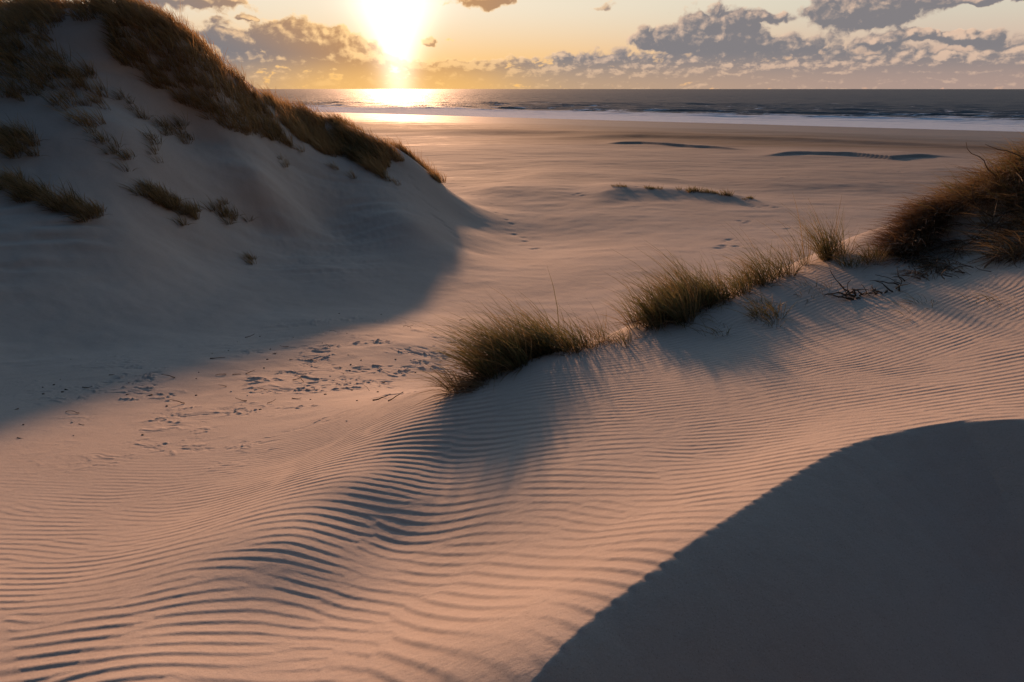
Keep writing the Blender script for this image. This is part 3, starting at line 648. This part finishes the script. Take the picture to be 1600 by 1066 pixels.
TB = np.concatenate([scatter(CRESTP, 3600, .0, 101), scatter(PATCH, 2600, -.11, 102), scatter(TOPP, 400, -.1, 103)])
TB[:, 2] -= .03
B, D, Ls, G = fan(TB, 13, .82, .3, (-.34, 0, 0), .13, .55); tl = np.repeat(rng.normal(0, .22, (len(TB), 3)), 13, 0); D += tl; D /= np.linalg.norm(D, axis=1)[:, None]
tonep = np.clip(np.repeat(value_noise(TB[:, 0] / 2.2, TB[:, 1] / 2.2, 55, 2) * 1.5 + .35, 13) + rng.normal(0, .2, len(B)), 0, 1)
o = blades('dune_grass', B, D, Ls * np.repeat(rng.uniform(.4, 1.2, len(TB)), 13), rng.uniform(.010, .02, len(B)), G, M_hill, 4, tone=tonep)
tag(o, 'dense brown windswept grass covering the crest and upper left of the left dune', 'grass', None, 'stuff')

# ------------------------------------------------------------------ brown hummock on the right: matted dead grass and roots over an eroded sand mound
m2 = VIS & (YG > 5) & (YG < 14) & (XG > 3) & (XG < 14) & (HG > CAMZ - 3.0)
vx, vy, vz = XG[m2], YG[m2], HG[m2]; ppx, ppy = project(vx, vy, vz); area = vx ** 2 + vy ** 2
HUM = [(1405, 388), (1440, 350), (1470, 318), (1492, 286), (1515, 262), (1545, 225), (1700, 120), (1900, 150), (1900, 300), (1600, 335), (1560, 318), (1500, 335), (1455, 368), (1420, 392)]
HUM2 = [(1535, 345), (1600, 335), (1900, 330), (1900, 420), (1600, 408), (1548, 408), (1530, 380)]
HUM3 = [(1400, 402), (1450, 380), (1520, 372), (1500, 420), (1430, 430)]
hum = bpy.data.objects.new('grass_hummock', None); C.objects.link(hum); hum.location = (7.4, 9.2, 10.2); bpy.context.view_layer.update()
tag(hum, 'shaggy reddish brown hummock of matted dead grass and roots at the right edge', 'hummock')
T1 = scatter(HUM, 700, -.12, 111, (.5, .4)); T2 = scatter(HUM2, 220, -.1, 112, (.5, .4)); T3 = scatter(HUM3, 60, .02, 113, (.3, .3))
TT = np.concatenate([T1, T2, T3])
B, D, Ls, G = fan(TT, 16, .36, 1.5, (-.25, -.35, 0), .1, 1.7); D[:, 2] *= rng.uniform(-.2, 1, len(D))
blades('root_mat', B, D, Ls, rng.uniform(.005, .011, len(B)), G, M_root, 4, parent=hum)
edge = np.array([hit(px, py) for px, py in [(1412, 396), (1430, 376), (1450, 352), (1470, 330), (1488, 306), (1505, 284), (1520, 268), (1540, 248), (1575, 240)]])
edge = edge[edge[:, 1] < 13]
seg = rng.uniform(0, len(edge) - 1, 150); TE = np.stack([np.interp(seg, np.arange(len(edge)), edge[:, i]) for i in range(3)], 1); TE[:, :2] += rng.normal(0, .09, (150, 2)); TE = on_ground(TE)
B, D, Ls, G = fan(TE, 30, .5, .55, (-.35, -.15, 0), .07, 1.4)
blades('root_mat', B, D, Ls, rng.uniform(.005, .010, len(B)), G, M_root, 4, parent=hum)
TT = np.concatenate([T1[:420], T2[:150]])
B, D, Ls, G = fan(TT, 9, .5, .7, (-.45, 0, 0), .08, 1.2)
blades('dead_leaves', B, D, Ls, rng.uniform(.004, .008, len(B)), G, M_straw, 4, parent=hum)
TT = T1[200:380]
B, D, Ls, G = fan(TT, 12, .5, .45, (-.35, 0, 0), .06, .9)
blades('leaves', B, D, Ls, rng.uniform(.004, .008, len(B)), G, M_green, 4, parent=hum)

# ------------------------------------------------------------------ driftwood, roots and drift line litter
def wood_mat(name, c1, c2):
    m, t, b, out = new_mat(name); geo = t.new('ShaderNodeNewGeometry')
    t.put(b.inputs['Base Color'], t.mix(t.noise(geo.outputs['Position'], 60, 4, .6), c1, c2)); b.inputs['Roughness'].default_value = .85; return m
M_wood = wood_mat('weathered_wood', (.09, .06, .04), (.25, .18, .12)); M_shell = wood_mat('shell', (.5, .44, .36), (.75, .68, .58)); M_bark = wood_mat('dark_root', (.035, .024, .016), (.12, .08, .05))
def tube(name, P_, r0, r1, mat, parent=None, ns=7):
    P_ = np.array(P_, float); n = len(P_); V_ = []; F_ = []
    T_ = np.gradient(P_, axis=0); T_ /= np.linalg.norm(T_, axis=1)[:, None] + 1e-9
    for i in range(n):
        u = np.cross(T_[i], (0, 0, 1.0)); u = u / (np.linalg.norm(u) + 1e-6); v = np.cross(T_[i], u); r = (r0 + (r1 - r0) * i / (n - 1)) * rng.uniform(.85, 1.15)
        for k in range(ns): a = 2 * math.pi * k / ns; V_.append(P_[i] + r * (math.cos(a) * u + math.sin(a) * v))
    for i in range(n - 1):
        for k in range(ns): F_.append((i * ns + k, i * ns + (k + 1) % ns, (i + 1) * ns + (k + 1) % ns, (i + 1) * ns + k))
    F_.append(tuple(range(ns - 1, -1, -1))); F_.append(tuple((n - 1) * ns + k for k in range(ns)))
    me = bpy.data.meshes.new(name); me.from_pydata([tuple(v) for v in V_], [], F_); me.materials.append(mat)
    me.polygons.foreach_set('use_smooth', np.ones(len(F_), bool))
    o = bpy.data.objects.new(name, me); C.objects.link(o)
    if parent: o.parent = parent; o.matrix_parent_inverse = Matrix.Translation(-parent.location)
    return o
def wander(p0, d, L, n=9, wig=.25, hug=None):
    p = np.array(p0, float); d = np.array(d, float); out_ = [p.copy()]
    for i in range(n - 1):
        d = d / np.linalg.norm(d) + rng.normal(0, wig, 3); p = p + d / np.linalg.norm(d) * L / (n - 1); out_.append(p.copy())
    out_ = np.array(out_)
    if hug is not None: out_[:, 2] = ground_z(out_[:, 0], out_[:, 1]) + hug + np.abs(rng.normal(0, .012, n))
    return out_
# long roots springing from the hummock, each its own part
for px, py, L, d in [(1500, 300, .5, (-.8, -.2, .3)), (1520, 330, .9, (-.9, -.3, .1)), (1560, 300, .8, (-.5, -.4, .6)), (1480, 345, .7, (-.9, -.4, -.1)), (1560, 350, 1.0, (-.9, -.5, -.2)), (1590, 290, .8, (-.7, -.3, .5)),
                     (1540, 275, .45, (-.7, 0, .5)), (1450, 372, .8, (-.9, -.1, .1)), (1590, 340, 1.1, (-.9, -.5, -.1)), (1500, 365, .9, (-.9, -.4, -.2))]:
    p = hit(px, py)
    if p is None or p[1] > 14: continue
    p[2] += .1; tube('root', wander(p, d, L, 10, .28), rng.uniform(.007, .013), .003, M_bark if rng.random() < .5 else M_wood, hum)
# heap of dark driftwood and torn roots in front of the hummock
hp = hit(1352, 462)
heap = bpy.data.objects.new('driftwood_heap', None); C.objects.link(heap); heap.location = tuple(hp); bpy.context.view_layer.update()
tag(heap, 'small dark heap of torn roots and sticks on the sand left of the brown hummock', 'driftwood')
for k in range(26):
    q = hp + np.array([rng.normal(0, .22), rng.normal(0, .1), 0]); q[2] = float(ground_z(q[0], q[1])[0]) + .01
    tube('stick', wander(q, (rng.normal(-.5, .8), rng.normal(0, .5), rng.uniform(0, .5)), rng.uniform(.12, .38), 7, .3), rng.uniform(.006, .013), .003, M_bark if k % 3 else M_wood, heap)
hp2 = hit(1478, 432)
heap2 = bpy.data.objects.new('driftwood_heap', None); C.objects.link(heap2); heap2.location = tuple(hp2); bpy.context.view_layer.update()
tag(heap2, 'ragged mat of broken roots lying at the foot of the brown hummock', 'driftwood')
for k in range(20):
    q = hp2 + np.array([rng.normal(0, .4), rng.normal(0, .1), 0]); q[2] = float(ground_z(q[0], q[1])[0]) + .015
    tube('stick', wander(q, (rng.normal(-.6, .8), rng.normal(0, .4), rng.uniform(0, .6)), rng.uniform(.1, .3), 7, .2), rng.uniform(.004, .009), .003, M_wood if k % 3 else M_bark, heap2)
# drift line: sticks, shells
G4 = 'drift litter on the trampled valley floor'
spots = []
while len(spots) < 96:
    px, py = rng.uniform(20, 735), rng.uniform(490, 745)
    c = 640 - (px / 735) * 90
    if abs(py - c) > 85 or rng.random() > math.exp(-((py - c) / 60) ** 2) or (px < 350 and rng.random() < .5): continue
    spots.append((px, py))
protos = []
for k in range(5):
    o = tube('driftwood_twig', wander((0, 0, .006), (1, rng.normal(0, .3), 0), rng.uniform(.12, .26), 7, .16), .0045 + .001 * k, .0025, M_bark if k % 2 else M_wood, ns=6); protos.append(o)
def pebble(name, mat, flat):
    import bmesh
    bm = bmesh.new(); bmesh.ops.create_icosphere(bm, subdivisions=2, radius=.013)
    for v in bm.verts:
        v.co *= 1 + rng.normal(0, .08); v.co.z *= flat; v.co.x *= 1.35
    me = bpy.data.meshes.new(name); bm.to_mesh(me); bm.free(); me.materials.append(mat); me.polygons.foreach_set('use_smooth', [True] * len(me.polygons))
    o = bpy.data.objects.new(name, me); C.objects.link(o); return o
shells = [pebble('shell', M_shell, .45), pebble('shell', M_shell, .6)]
clods = [pebble('sea_coal_lump', M_bark, .7), pebble('sea_coal_lump', M_bark, .55)]
used = set()
for i, (px, py) in enumerate(spots):
    p = hit(px, py)
    r_ = rng.random(); src = protos[i % 5] if r_ < .55 else (shells[i % 2] if r_ < .72 else clods[i % 2])
    o = src if src.name not in used else src.copy()
    if src.name in used: C.objects.link(o)
    used.add(src.name)
    o.location = (p[0], p[1], float(ground_z(p[0], p[1])[0]) + .004); o.rotation_euler = (rng.normal(0, .12), rng.normal(0, .12), rng.uniform(-.6, .6) + (math.pi if rng.random() < .5 else 0))
    k = rng.uniform(.6, 1.25); o.scale = (k, k, k)
    kind = 'twig' if src in protos else ('shell' if src in shells else 'lump')
    tag(o, {'twig': 'short thin dark twig lying on the trampled sand of the valley floor', 'shell': 'small pale shell lying on the trampled sand of the valley floor', 'lump': 'small dark lump lying on the trampled sand of the valley floor'}[kind],
        {'twig': 'twig', 'shell': 'shell', 'lump': 'debris'}[kind], {'twig': 'twigs on the valley floor', 'shell': 'shells on the valley floor', 'lump': 'dark lumps on the valley floor'}[kind])
for o in protos + shells + clods:
    if o.name not in used: bpy.data.objects.remove(o)
